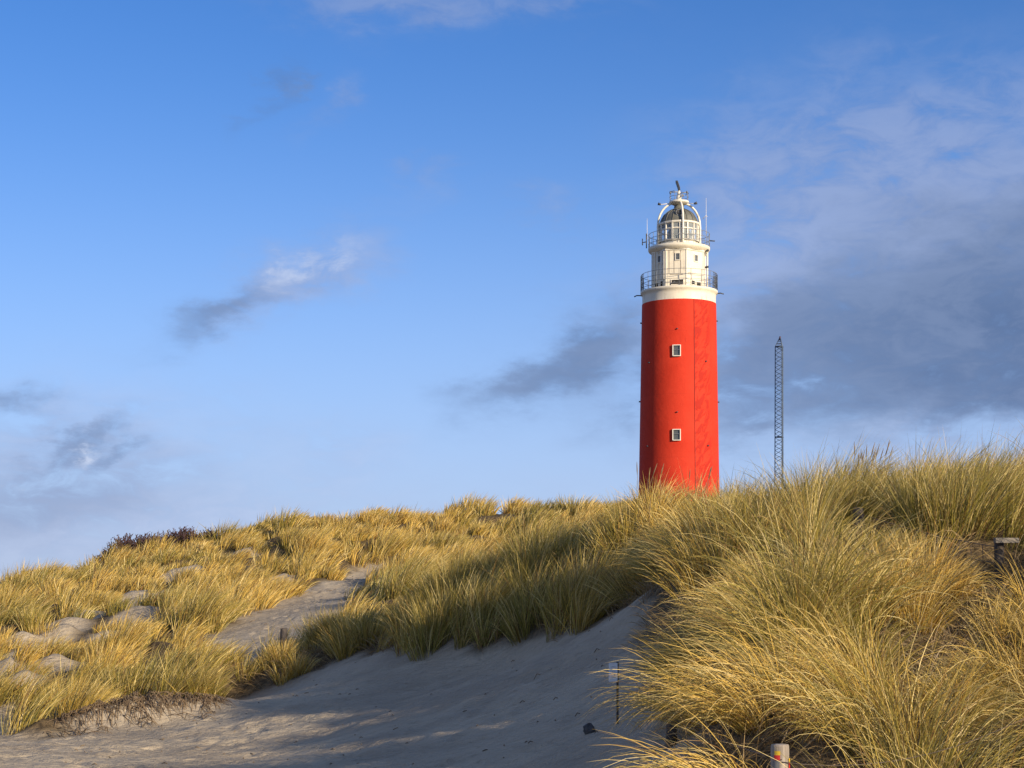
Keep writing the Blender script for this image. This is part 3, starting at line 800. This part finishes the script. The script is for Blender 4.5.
b.inputs['Transmission Weight'].default_value = .0; b.inputs['Alpha'].default_value = .28; LGLASS = m
OPEN_ = simple('dark_opening', (.03, .028, .025), .9)

def rad(py): return np.interp(py, [303, 480, 600], [37.0, 40.0, 42.6]) * S
q = MB(); ys = [650, 600, 560, 520, 480, 440, 400, 360, 330, 303]
q.lathe([(float(rad(y)), H(y) if y < 650 else -1.0) for y in ys if y >= 303], 128, cap=False)
q.build('tower', REDP, lh)
q = MB()
q.lathe([(36.8 * S, H(303.2)), (36.6 * S, H(302)), (36.6 * S, H(296)), (37.0 * S, H(293.5)), (38.3 * S, H(292.6)), (38.5 * S, H(291.4)), (38.5 * S, H(290.2)), (26 * S, H(290.0))], 128, cap=False)
q.build('gallery_deck', WHT, lh)
# windows in the tower
for py in (350.5, 435):
    th = math.asin(-2.3 / 38.2); r_ = float(rad(py))
    f = MB()
    c0 = Vector((r_ * math.sin(th), -r_ * math.cos(th), H(py, 38.0)))
    tng = Vector((math.cos(th), math.sin(th), 0)); nrm = Vector((math.sin(th), -math.cos(th), 0))
    w2, h2, bt = 4.1 * S, 5.7 * S, .85 * S
    f.box(c0 + nrm * .02 + tng * (w2 - bt / 2), (bt, .30, 2 * h2), rz=th); f.box(c0 + nrm * .02 - tng * (w2 - bt / 2), (bt, .30, 2 * h2), rz=th)
    f.box(c0 + nrm * .02 + Vector((0, 0, h2 - bt / 2)), (2 * w2 - 2 * bt, .30, bt), rz=th); f.box(c0 + nrm * .05 - Vector((0, 0, h2 - bt / 2)), (2 * w2 - 2 * bt, .36, bt), rz=th)
    fo = f.build('window', WHT2, lh, .02)
    g = MB(); g.box(c0 - nrm * .04, (2 * (w2 - bt), .12, 2 * (h2 - bt)), rz=th); g.build('pane', GLASS, fo)
    g = MB(); g.box(c0 + nrm * .10 + Vector((0, 0, .1)), (2 * (w2 - bt), .03, .035), rz=th); g.build('glazing_bar', RG, fo)
# small dark wall openings with studs
for px_, py in ((677.3, 328.5), (677.3, 412), (650, 362), (705, 361.5), (648.5, 446), (707, 446), (641.5, 321), (716.3, 320), (639.8, 401), (717.8, 402)):
    hz0 = H(py, 38.0 * math.cos(math.asin(max(-1, min(1, (px_ - 679) / 39.5)))))
    r_ = float(rad(py)); th = math.asin(max(-.998, min(.998, (px_ - 679) * S / r_)))
    q = MB(); q.tube([((r_ - .1) * math.sin(th), -(r_ - .1) * math.cos(th), hz0), ((r_ + .14) * math.sin(th), -(r_ + .14) * math.cos(th), hz0)], .07, 8)
    q.build('wall_anchor', IRON, lh)
# lightning conductor
q = MB(); th = math.asin(15.2 / 38.3)
q.tube([((float(rad(y)) + .03) * math.sin(th), -(float(rad(y)) + .03) * math.cos(th), H(y)) for y in (303, 350, 400, 450, 500, 560)], .028, 6)
q.build('conductor_cable', simple('painted_cable', (.42, .03, .02), .6), lh)

# lower gallery railing
RL = 37.7 * S
def railing(name, r_, py0, py1, nposts, rails, mat, tr_=.028, a_off=0.0):
    q = MB()
    z0_, z1_ = H(py0), H(py1)
    for k in range(nposts):
        a = a_off + 2 * math.pi * k / nposts
        q.tube([(r_ * math.sin(a), -r_ * math.cos(a), z0_ - .02), (r_ * math.sin(a), -r_ * math.cos(a), z1_)], tr_ * 1.1, 6)
    for f in rails: q.ring(r_, z0_ + (z1_ - z0_) * f, tr_, 72, 5)
    return q.build(name, mat, lh)
railing('gallery_railing', RL, 290.2, 273.5, 20, (1.0, .70, .42, .18), RG, .024)
# wind screens (wire mesh panels) at both sides of the lower gallery
def screen(a0, a1, lab=None):
    q = MB(); n = 5; r_ = RL + .05
    z0_, z1_ = H(288.6), H(274.4)
    for k in range(14):
        a = a0 + (a1 - a0) * k / 13
        q.tube([(r_ * math.sin(a), -r_ * math.cos(a), z0_), (r_ * math.sin(a), -r_ * math.cos(a), z1_)], .014, 4)
    for k in range(9): q.ring(r_, z0_ + (z1_ - z0_) * k / 8, .018, 10, 4, a0, a1)
    q.build('mesh_screen', IRON, lh)
screen(R(62), R(118)); screen(R(-112), R(-66)); screen(R(150), R(200))

# watch room: octagonal drum
a_v = R(16.4)
ap = 27.3 * S
q = MB(); q.lathe([(ap, H(290.2)), (ap, H(251.5)), (ap * .99, H(251))], 8, a0=a_v, smooth=False, cap=False)
q.build('watch_room', WHT, lh)
q = MB()  # corner strips, cornice and plinth
for k in range(8):
    a = a_v + k * math.pi / 4
    q.box(((ap + .0) * math.sin(a), -(ap + .0) * math.cos(a), (H(290) + H(251.8)) / 2), (.13, .07, H(251.8) - H(290)), rz=a)
q.lathe([(ap + .05, H(290.1)), (ap + .08, H(289.4)), (ap + .08, H(288.2)), (ap + .01, H(287.8))], 8, a0=a_v, smooth=False, cap=False)
q.lathe([(ap + .01, H(253.4)), (ap + .10, H(253.0)), (ap + .12, H(251.6))], 8, a0=a_v, smooth=False, cap=False)
q.build('corner_trim', WHT2, lh)
apo = ap * math.cos(math.pi / 8)
def facet_pt(dx, face):
    th = a_v - math.pi / 8 - face * math.pi / 4
    tt = (dx * S - apo * math.sin(th)) / math.cos(th)
    return th, Vector((apo * math.sin(th) + tt * math.cos(th), -apo * math.cos(th) + tt * math.sin(th), 0))
def drum_window(px_, py, w, h_, face, lattice=True):
    w *= 1.15; h_ *= 1.1
    th, c = facet_pt(px_ - 679, face); c.z = H(py, 25.0)
    n = Vector((math.sin(th), -math.cos(th), 0)); tn_ = Vector((math.cos(th), math.sin(th), 0))
    W_, H_ = w * S / max(.45, math.cos(th)), h_ * S
    f = MB(); bt = .07
    for s_ in (-1, 1):
        f.box(c + n * .02 + tn_ * s_ * (W_ / 2), (bt, .12, H_ + bt), rz=th)
        f.box(c + n * .02 + Vector((0, 0, s_ * H_ / 2)), (W_ - bt, .12, bt), rz=th)
    fo = f.build('window', WHT2, lh)
    g = MB(); g.box(c + n * .012, (W_ - bt * .5, .03, H_ - bt * .5), rz=th); g.build('pane', GLASS if lattice else OPEN_, fo)
    if lattice:
        g = MB(); g.box(c + n * .035, (.03, .03, H_ - bt), rz=th); g.box(c + n * .036, (W_ - bt, .03, .03), rz=th); g.build('glazing_bar', RG, fo)
drum_window(677.8, 256.5, 3.8, 6.2, 0); drum_window(695.6, 257.3, 2.8, 6.0, -1); drum_window(660, 257, 2.6, 6.2, 1)
drum_window(677.5, 282, 10.5, 4.6, 0, False); drum_window(692.6, 282.2, 3.2, 4.0, -1, False); drum_window(698, 283, 4.0, 4.2, -1, False)
drum_window(657.2, 283, 3.4, 5.0, 1, False); drum_window(662.4, 282.6, 2.6, 5.6, 1, False)
q = MB()   # joints and battens on the facets
for px_, fc in ((674.2, 0), (680.6, 0), (669.3, 0)):
    th, c = facet_pt(px_ - 679, fc); q.box(c + Vector((0, 0, (H(252) + H(276)) / 2)), (.05, .03, H(252) - H(276)), rz=th)
for px_ in (676.5,):
    th, c = facet_pt(px_ - 679, 0); q.box(c + Vector((0, 0, H(277))), (1.25, .04, .05), rz=th)
th, c = facet_pt(13.5, -1); q.box(c + Vector((0, 0, H(275.6))), (1.1, .04, .05), rz=th)
q.build('panel_joint', SEAM, lh)
q = MB()
for px_ in (655.6, 658.2, 662.2, 664.6):
    th, c = facet_pt(px_ - 679, 1); n = Vector((math.sin(th), -math.cos(th), 0))
    q.box(c + n * .06 + Vector((0, 0, (H(252) + H(281)) / 2)), (.14, .12, H(252) - H(281)), rz=th)
q.build('vertical_rib', WHT2, lh)
for sx_ in (-1, 1):
    q = MB(); xx = (26.6 if sx_ < 0 else 28.2) * S * sx_
    q.tube([(xx, 0, H(290.5)), (xx, 0, H(250))], .085, 8); q.build('drain_pipe', WHT2, lh)
for px_, py in ((705.5, 251), (705.3, 267.5), (704.6, 251)):
    q = MB(); q.tube([((px_ - 679) * S, -.8, H(py)), ((px_ - 679) * S + .22, -1.0, H(py) + .02)], .12, 8); q.build('lamp', IRON, lh)

# upper gallery
q = MB()
q.lathe([(27.0 * S, H(252.2)), (28.4 * S, H(251.2)), (30.2 * S, H(249.8)), (30.8 * S, H(248.6)), (30.8 * S, H(246.6)), (20 * S, H(246.4))], 96, cap=False)
q.build('upper_gallery_deck', WHT, lh)
railing('upper_gallery_railing', 30.4 * S, 246.6, 233.6, 24, (1.0, .62, .28), RG, .024, .06)

# lantern room
A16 = R(3.0); rL = 19.4 * S
q = MB(); q.lathe([(rL + .02, H(246.5)), (rL + .02, H(241.2))], 16, a0=A16, smooth=False, cap=False)
q.lathe([(rL + .10, H(241.4)), (rL + .12, H(240.7)), (rL - .1, H(240.4))], 16, a0=A16, smooth=False, cap=False)
q.lathe([(rL - .05, H(225.2)), (rL + .12, H(224.8)), (rL + .14, H(223.2)), (rL - .2, H(222.8))], 16, a0=A16, smooth=False, cap=False)
lan = q.build('lantern_room', WHT2, lh)
q = MB()
for k in range(16):
    a = A16 + k * math.pi / 8
    q.box((rL * math.sin(a), -rL * math.cos(a), (H(240.8) + H(225)) / 2), (.12, .12, H(225) - H(240.8)), rz=a)
q.ring(rL * math.cos(math.pi / 16) + .02, H(230.2), .075, 16, 5, A16 + math.pi / 16, A16 + math.pi / 16 + 2 * math.pi)
q.build('glazing_frame', WHT2, lan)
q = MB(); q.lathe([(rL - .03, H(240.8)), (rL - .03, H(225.2))], 16, a0=A16, smooth=False, cap=False); q.build('pane', LGLASS, lan)
m, t, b = newmat('lens_glass'); b.inputs['Base Color'].default_value = (.13, .15, .135, 1); b.inputs['Roughness'].default_value = .08; b.inputs['Metallic'].default_value = .3
q = MB(); pr_ = []
for k in range(15):
    z_ = H(242) + (H(226.5) - H(242)) * k / 14; rr_ = (9.0 + 3.2 * math.sin(math.pi * k / 14)) * S
    pr_ += [(rr_, z_), (rr_ * .93, z_ + .05)]
q.lathe(pr_, 24, smooth=False); q.build('lens', m, lan)
q = MB(); q.lathe([(rL - .4, H(246.0)), (rL - .5, H(242.5)), (2.0, H(242.2)), (.1, H(242.1))], 24, cap=False); q.build('lamp_table', DOME, lan)
# dome
q = MB()
pd = [(19.3 * S, H(223.6)), (18.9 * S, H(222.8)), (18.2 * S, H(220.5)), (16.9 * S, H(217.6)), (14.8 * S, H(214.6)), (12.0 * S, H(212.2)), (8.6 * S, H(210.3)), (5.6 * S, H(209.2)), (5.0 * S, H(207.5)), (4.6 * S, H(204.6))]
q.lathe(pd, 64); dm = q.build('dome', DOME, lh)
q = MB()
for k in range(16):
    a = A16 + k * math.pi / 8
    q.tube([((r_ + .02) * math.sin(a), -(r_ + .02) * math.cos(a), z_ + .01) for r_, z_ in pd[1:8]], .035, 5)
q.build('dome_rib', DOME, dm)
q = MB(); a = 0.0; cz = H(215.4); ry_ = 14.2 * S
q.tube([(0, -ry_ + .5, cz), (0, -ry_ - .25, cz)], 2.9 * S, 18); q.build('dome_vent', simple('vent_metal', (.16, .15, .13), .5, .3), dm)
q = MB()
for k in range(24):
    a = 2 * math.pi * k / 24; a2 = 2 * math.pi * (k + 1) / 24
    q.tube([(2.9 * S * math.sin(a), -ry_ - .26, cz + 2.9 * S * math.cos(a)), (2.9 * S * math.sin(a2), -ry_ - .26, cz + 2.9 * S * math.cos(a2))], .04, 5)
q.build('vent_rim', RG, dm)
# protective arches
for k in range(4):
    a = R(10.6) + k * math.pi / 2
    prof_ = [(21.4, 246.4), (21.4, 236), (21.4, 226), (21.0, 221), (20.1, 217), (18.6, 213.4), (16.6, 210.2), (13.9, 207.3), (11.0, 205.2), (8.0, 203.8), (4, 203.2)]
    q = MB(); q.tube([(r_ * S * math.sin(a), -r_ * S * math.cos(a), H(y)) for r_, y in prof_], .105, 8)
    q.build('arch', WHT2, lh)
# top platform with mast, railing and side arms
q = MB(); q.lathe([(5.0 * S, H(205.2)), (9.0 * S, H(203.4)), (9.8 * S, H(202.8)), (9.8 * S, H(201.6)), (1 * S, H(201.4))], 48); q.build('top_platform', WHT2, lh)
q = MB()
for k in range(8):
    a = k * math.pi / 4 + .3
    q.tube([(9.4 * S * math.sin(a), -9.4 * S * math.cos(a), H(201.8)), (9.4 * S * math.sin(a), -9.4 * S * math.cos(a), H(192.6))], .022, 5)
q.ring(9.4 * S, H(192.6), .028, 20, 5, R(-120), R(-30)); q.ring(9.4 * S, H(193.4), .028, 20, 5, R(55), R(140)); q.ring(9.4 * S, H(197.2), .022, 48, 5)
q.build('platform_railing', RG, lh)
q = MB()
q.lathe([(2.6 * S, H(201.6)), (2.4 * S, H(197)), (1.7 * S, H(195.6)), (1.8 * S, H(192.8)), (1.1 * S, H(191.6)), (1.0 * S, H(189.8))], 20)
q.build('radar_mast', WHT2, lh)
q = MB()   # slim dark scanner turned almost edge-on and tilted
zc = [(.1, 190.6), (.1, 189.0), (-.5, 187.0), (-1.3, 184.6), (-2.1, 182.4), (-2.4, 181.6)]
v = []; f = []
for (dx, y) in zc:
    w_ = 1.15 * S
    for sx_, sy_ in ((-1, -.9), (1, -.9), (1, .9), (-1, .9)): v.append((dx * S + sx_ * w_, sy_ * .55, H(y)))
for i in range(len(zc) - 1):
    for k in range(4): f.append((i * 4 + k, i * 4 + (k + 1) % 4, i * 4 + 4 + (k + 1) % 4, i * 4 + 4 + k))
f += [(3, 2, 1, 0), tuple(range(len(v) - 4, len(v)))]
q.add(v, f); q.build('radar_scanner', simple('scanner_dark', (.035, .04, .055), .5), lh, .03)
for k, (dx, y, dx2, y2) in enumerate(((-3, 192.5, -8.5, 192.8), (2.5, 194, 7.8, 193.0), (2.5, 198, 3.4, 196))):
    q = MB(); q.tube([(dx * S * .4, -.3, H(y)), (dx2 * S, -.3, H(y2))], .05, 6); q.tube([(dx2 * S, -.3, H(y2 - 1.0)), (dx2 * S, -.3, H(y2 + 1.4))], .09, 6); q.build('instrument_arm', RG, lh)
for sx_, e in ((-1, 20.5), (1, 17.5)):
    q = MB(); q.tube([(sx_ * 8.5 * S, -.2, H(203.4)), (sx_ * (e - 3) * S, -.3, H(204.6)), (sx_ * e * S, -.3, H(204.2))], .035, 6); am = q.build('side_arm', WHT2, lh)
    q = MB(); q.tube([(sx_ * (e - 2.4) * S, -.3, H(204.6)), (sx_ * (e + .4) * S, -.3, H(203.8))], [.10, .14], 8); q.build('lamp', IRON, am)
# whip aerials and brackets
for px_, y0_, y1_ in ((647.3, 238, 218), (705.9, 234, 199.5)):
    q = MB(); q.tube([((px_ - 679) * S, -.4, H(y0_)), ((px_ - 679) * S, -.4, H(y1_))], [.030, .014], 6)
    if px_ > 700: q.tube([((702.6 - 679) * S, -.4, H(219.5)), ((705.9 - 679) * S, -.4, H(216.2)), ((707.0 - 679) * S, -.4, H(217.5))], .03, 5)
    q.build('whip_aerial', WHT2, lh)
for pts_ in ([(646, 240), (642.6, 240.4), (642.6, 236.8)], [(642.6, 240.4), (642.6, 243)], [(709, 240), (714.6, 240.4)], [(641.5, 293.4), (637, 293.2), (634.3, 294.4)], [(716.5, 292.6), (720, 292.2), (723.4, 293.2)], [(675, 286.2), (670, 289.4)], [(646.6, 246), (646.6, 232)]):
    q = MB(); yy_ = -.2 if abs(pts_[0][0] - 679) > 20 else -37.9 * S
    q.tube([((a_ - 679) * S, yy_, H(b_)) for a_, b_ in pts_], .06, 6); q.build('bracket', IRON, lh)

# ------------------------------------------------------------------ lattice mast
MY = 182.0; MX = at(780.0, MY); mz = gzs(MX, MY) - .2
ms = MY / F
mast = empty('lattice_mast', (MX, MY, mz), .25); tag(mast, 'slender blue-grey steel lattice mast standing to the right of the lighthouse', 'mast')
STEEL = simple('galvanised_steel', (.09, .125, .18), .55, .4, var=.15, scale=2)
def MH(py): return zpx(py, MY) - mz
rm0 = 4.4 * ms / math.cos(R(30)); top_ = MH(346.5)
def corner(k, z_):
    r_ = rm0 * (1.03 - .10 * z_ / top_) if z_ <= top_ else rm0 * .93 * max(.15, 1 - (z_ - top_) / (MH(338) - top_))
    a = 2 * math.pi * k / 3
    return Vector((r_ * math.sin(a), -r_ * math.cos(a), z_))
for k in range(3):
    q = MB(); q.tube([corner(k, z_) for z_ in (0, top_ * .5, top_, MH(338.4))], .050, 6); q.build('leg', STEEL, mast)
q = MB(); nsec = int(top_ / .86)
for i in range(nsec):
    za, zb = top_ * i / nsec, top_ * (i + 1) / nsec; zm = (za + zb) / 2
    for k in range(3):
        a_, b_, c_ = corner(k, za), corner((k + 1) % 3, zm), corner(k, zb)
        q.tube([a_, b_], .027, 4); q.tube([b_, c_], .027, 4)
for i in range(3):
    za = top_ + (MH(338.4) - top_) * i / 3
    for k in range(3): q.tube([corner(k, za), corner((k + 1) % 3, za)], .03, 4)
q.build('bracing', STEEL, mast)
for z_ in (MH(437), top_):
    q = MB()
    for k in range(3): q.tube([corner(k, z_) * 1.0, corner((k + 1) % 3, z_)], .07, 5)
    q.build('collar', STEEL, mast)
q = MB(); q.tube([(0, 0, MH(340)), (0, 0, MH(336.5))], .09, 6); q.build('beacon', simple('beacon_dark', (.10, .05, .05), .5), mast)

# ------------------------------------------------------------------ sky
SUN_EL, SUN_AZ = 15.5, 136.0      # compass bearing, camera looks to 0
w = bpy.data.worlds.new('World'); scene.world = w; w.use_nodes = True
t = NT(w.node_tree)
bg = w.node_tree.nodes['Background']
sky = t.n('ShaderNodeTexSky', sky_type='NISHITA', sun_disc=False, sun_elevation=R(SUN_EL), sun_rotation=R(SUN_AZ), altitude=0, air_density=1.0, dust_density=.6, ozone_density=2.2)
dirv = t.n('ShaderNodeTexCoord').outputs['Generated']
sp = t.n('ShaderNodeSeparateXYZ', ins={0: dirv})
az = t.m('ARCTAN2', sp.outputs[0], sp.outputs[1])       # bearing from +Y
el = t.m('ARCSINE', sp.outputs[2])
nv = t.n('ShaderNodeMapping', ins={'Vector': dirv, 'Scale': (1, 1, 2.2)}).outputs[0]
w1 = t.n('ShaderNodeTexNoise', ins={'Vector': nv, 'Scale': 11.0, 'Detail': 7, 'Roughness': .62})
wsep = t.n('ShaderNodeSeparateColor', ins={0: w1.outputs['Color']})
azw = t.m('ADD', az, t.m('MULTIPLY', t.m('SUBTRACT', wsep.outputs[0], .5), .13))
elw = t.m('ADD', el, t.m('MULTIPLY', t.m('SUBTRACT', wsep.outputs[1], .5), .075))
fine = t.noise(nv, 30, 8, .62, .5)
broad = t.noise(nv, 7.5, 6, .58, .2)
def blob(px, py, a_, b_, ang_):
    a0 = math.atan2(px - 512, F); e0 = math.atan2((HZ - py) * math.cos(a0), F)
    dx = t.m('SUBTRACT', azw, a0); dy = t.m('SUBTRACT', elw, e0)
    ca, sa = math.cos(R(ang_)), math.sin(R(ang_))
    u = t.m('ADD', t.m('MULTIPLY', dx, ca * F / a_), t.m('MULTIPLY', dy, sa * F / a_))
    v_ = t.m('ADD', t.m('MULTIPLY', dx, -sa * F / b_), t.m('MULTIPLY', dy, ca * F / b_))
    return t.m('EXPONENT', t.m('MULTIPLY', t.m('ADD', t.m('MULTIPLY', u, u), t.m('MULTIPLY', v_, v_)), -1.0))
def layer(blobs):
    s_ = None
    for px, py, a_, b_, an, k in blobs:
        g = t.m('MULTIPLY', blob(px, py, a_, b_, an), k)
        s_ = g if s_ is None else t.m('ADD', s_, g)
    return s_
HI = layer([(870, 210, 170, 90, 8, .8), (1010, 230, 120, 90, 0, .7), (745, 290, 110, 70, 60, .5), (395, 2, 110, 18, 0, .6), (325, 102, 26, 16, 50, .32), (402, 169, 20, 9, 20, .30), (550, 197, 28, 14, 0, .22), (870, 120, 90, 40, 0, .35),
            (70, 480, 130, 60, 8, .6), (340, 455, 60, 26, 0, .2), (960, 430, 130, 30, 5, .45), (215, 545, 300, 50, 0, .35), (445, 185, 30, 16, 0, .2), (305, 280, 74, 24, 30, .75), (560, 5, 60, 18, 0, .3)])
LO = layer([(900, 330, 170, 48, 16, .95), (1015, 300, 120, 66, 8, 1.35), (770, 330, 90, 40, 40, .6), (975, 380, 100, 30, 8, .9), (600, 340, 66, 30, 32, .65), (535, 374, 62, 20, 30, .50), (228, 312, 58, 16, 24, .48), (262, 96, 26, 12, 60, .3),
            (75, 448, 46, 10, 24, .38), (5, 415, 30, 15, 0, .36), (50, 500, 130, 40, 5, .22), (745, 425, 50, 14, 30, .3), (120, 455, 30, 8, 20, .3), (650, 385, 50, 18, 40, .4), (1004, 322, 40, 30, 0, 2.2), (935, 372, 22, 14, 0, .8), (1005, 372, 26, 14, 0, .8)])
skyc = sky.outputs[0]
elp = t.m('MAXIMUM', el, 0.0)
hz_ = t.m('EXPONENT', t.m('MULTIPLY', t.m('MULTIPLY', elp, elp), -28.0))
tinted = t.mix(1.0, skyc, (0.40, 0.84, 1.50), 'MULTIPLY')
tinted = t.mix(t.m('MULTIPLY', hz_, .88), tinted, t.mix(t.m('EXPONENT', t.m('MULTIPLY', elp, -14.0)), (4.8, 6.3, 9.7), (4.8, 5.4, 7.1)))
# unseen broken cloud overhead and behind, added to make the ambient light less blue
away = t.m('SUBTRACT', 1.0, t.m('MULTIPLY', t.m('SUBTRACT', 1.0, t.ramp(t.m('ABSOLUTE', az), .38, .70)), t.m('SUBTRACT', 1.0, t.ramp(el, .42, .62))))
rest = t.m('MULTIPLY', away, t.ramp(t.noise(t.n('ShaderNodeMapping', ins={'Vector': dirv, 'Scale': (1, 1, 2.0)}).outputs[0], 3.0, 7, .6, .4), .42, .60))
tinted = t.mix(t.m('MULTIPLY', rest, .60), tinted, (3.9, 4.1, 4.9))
tone_ = t.m('ADD', t.m('MULTIPLY', fine, .6), t.m('MULTIPLY', broad, .4))
vary = t.ramp(tone_, .38, .60)
hic = t.mix(hz_, t.mix(vary, (1.9, 2.8, 5.4), (2.45, 3.4, 6.0)), t.mix(vary, (3.6, 4.5, 6.9), (4.9, 5.7, 7.9)))
loc_ = t.mix(vary, (1.15, 1.85, 3.55), (1.75, 2.5, 4.3))
aH = t.m('SUBTRACT', 1.0, t.m('EXPONENT', t.m('MULTIPLY', t.m('MULTIPLY', HI, t.ramp(tone_, .34, .56)), -1.9)))
aL = t.m('SUBTRACT', 1.0, t.m('EXPONENT', t.m('MULTIPLY', t.m('MULTIPLY', LO, t.m('ADD', .22, t.m('MULTIPLY', t.ramp(tone_, .33, .57), .78))), -2.6)))
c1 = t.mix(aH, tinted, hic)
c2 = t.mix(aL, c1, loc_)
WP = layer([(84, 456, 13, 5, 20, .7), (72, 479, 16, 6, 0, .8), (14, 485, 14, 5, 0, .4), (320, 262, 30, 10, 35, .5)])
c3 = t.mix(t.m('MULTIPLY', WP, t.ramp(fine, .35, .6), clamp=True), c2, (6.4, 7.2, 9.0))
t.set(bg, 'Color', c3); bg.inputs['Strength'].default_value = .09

sl_ = bpy.data.lights.new('sun', 'SUN'); sl_.energy = 5.0; sl_.angle = R(.55); sl_.color = (1.0, .84, .62)
so = link(bpy.data.objects.new('sun', sl_))
dv = Vector((math.sin(R(SUN_AZ)) * math.cos(R(SUN_EL)), math.cos(R(SUN_AZ)) * math.cos(R(SUN_EL)), math.sin(R(SUN_EL))))
so.rotation_euler = dv.to_track_quat('Z', 'Y').to_euler()
so.location = (10, -10, 20)

# ------------------------------------------------------------------ camera and output
cam = bpy.data.cameras.new('camera'); cam.lens = 36.0 * F / 1024.0; cam.sensor_width = 36; cam.clip_end = 12000; cam.clip_start = .05
cam.shift_y = (HZ - 384.0) / 1024.0
camo = link(bpy.data.objects.new('camera', cam)); camo.location = (0, 0, EYE); camo.rotation_euler = (math.pi / 2, 0, 0)
scene.camera = camo
scene.render.engine = 'CYCLES'
scene.view_settings.view_transform = 'Standard'; scene.view_settings.look = 'None'
scene.view_settings.exposure = 0.22; scene.view_settings.gamma = 1.0
scene.cycles.max_bounces = 6; scene.cycles.diffuse_bounces = 3; scene.cycles.transparent_max_bounces = 12
try: scene.cycles.use_denoising = True
except Exception: pass
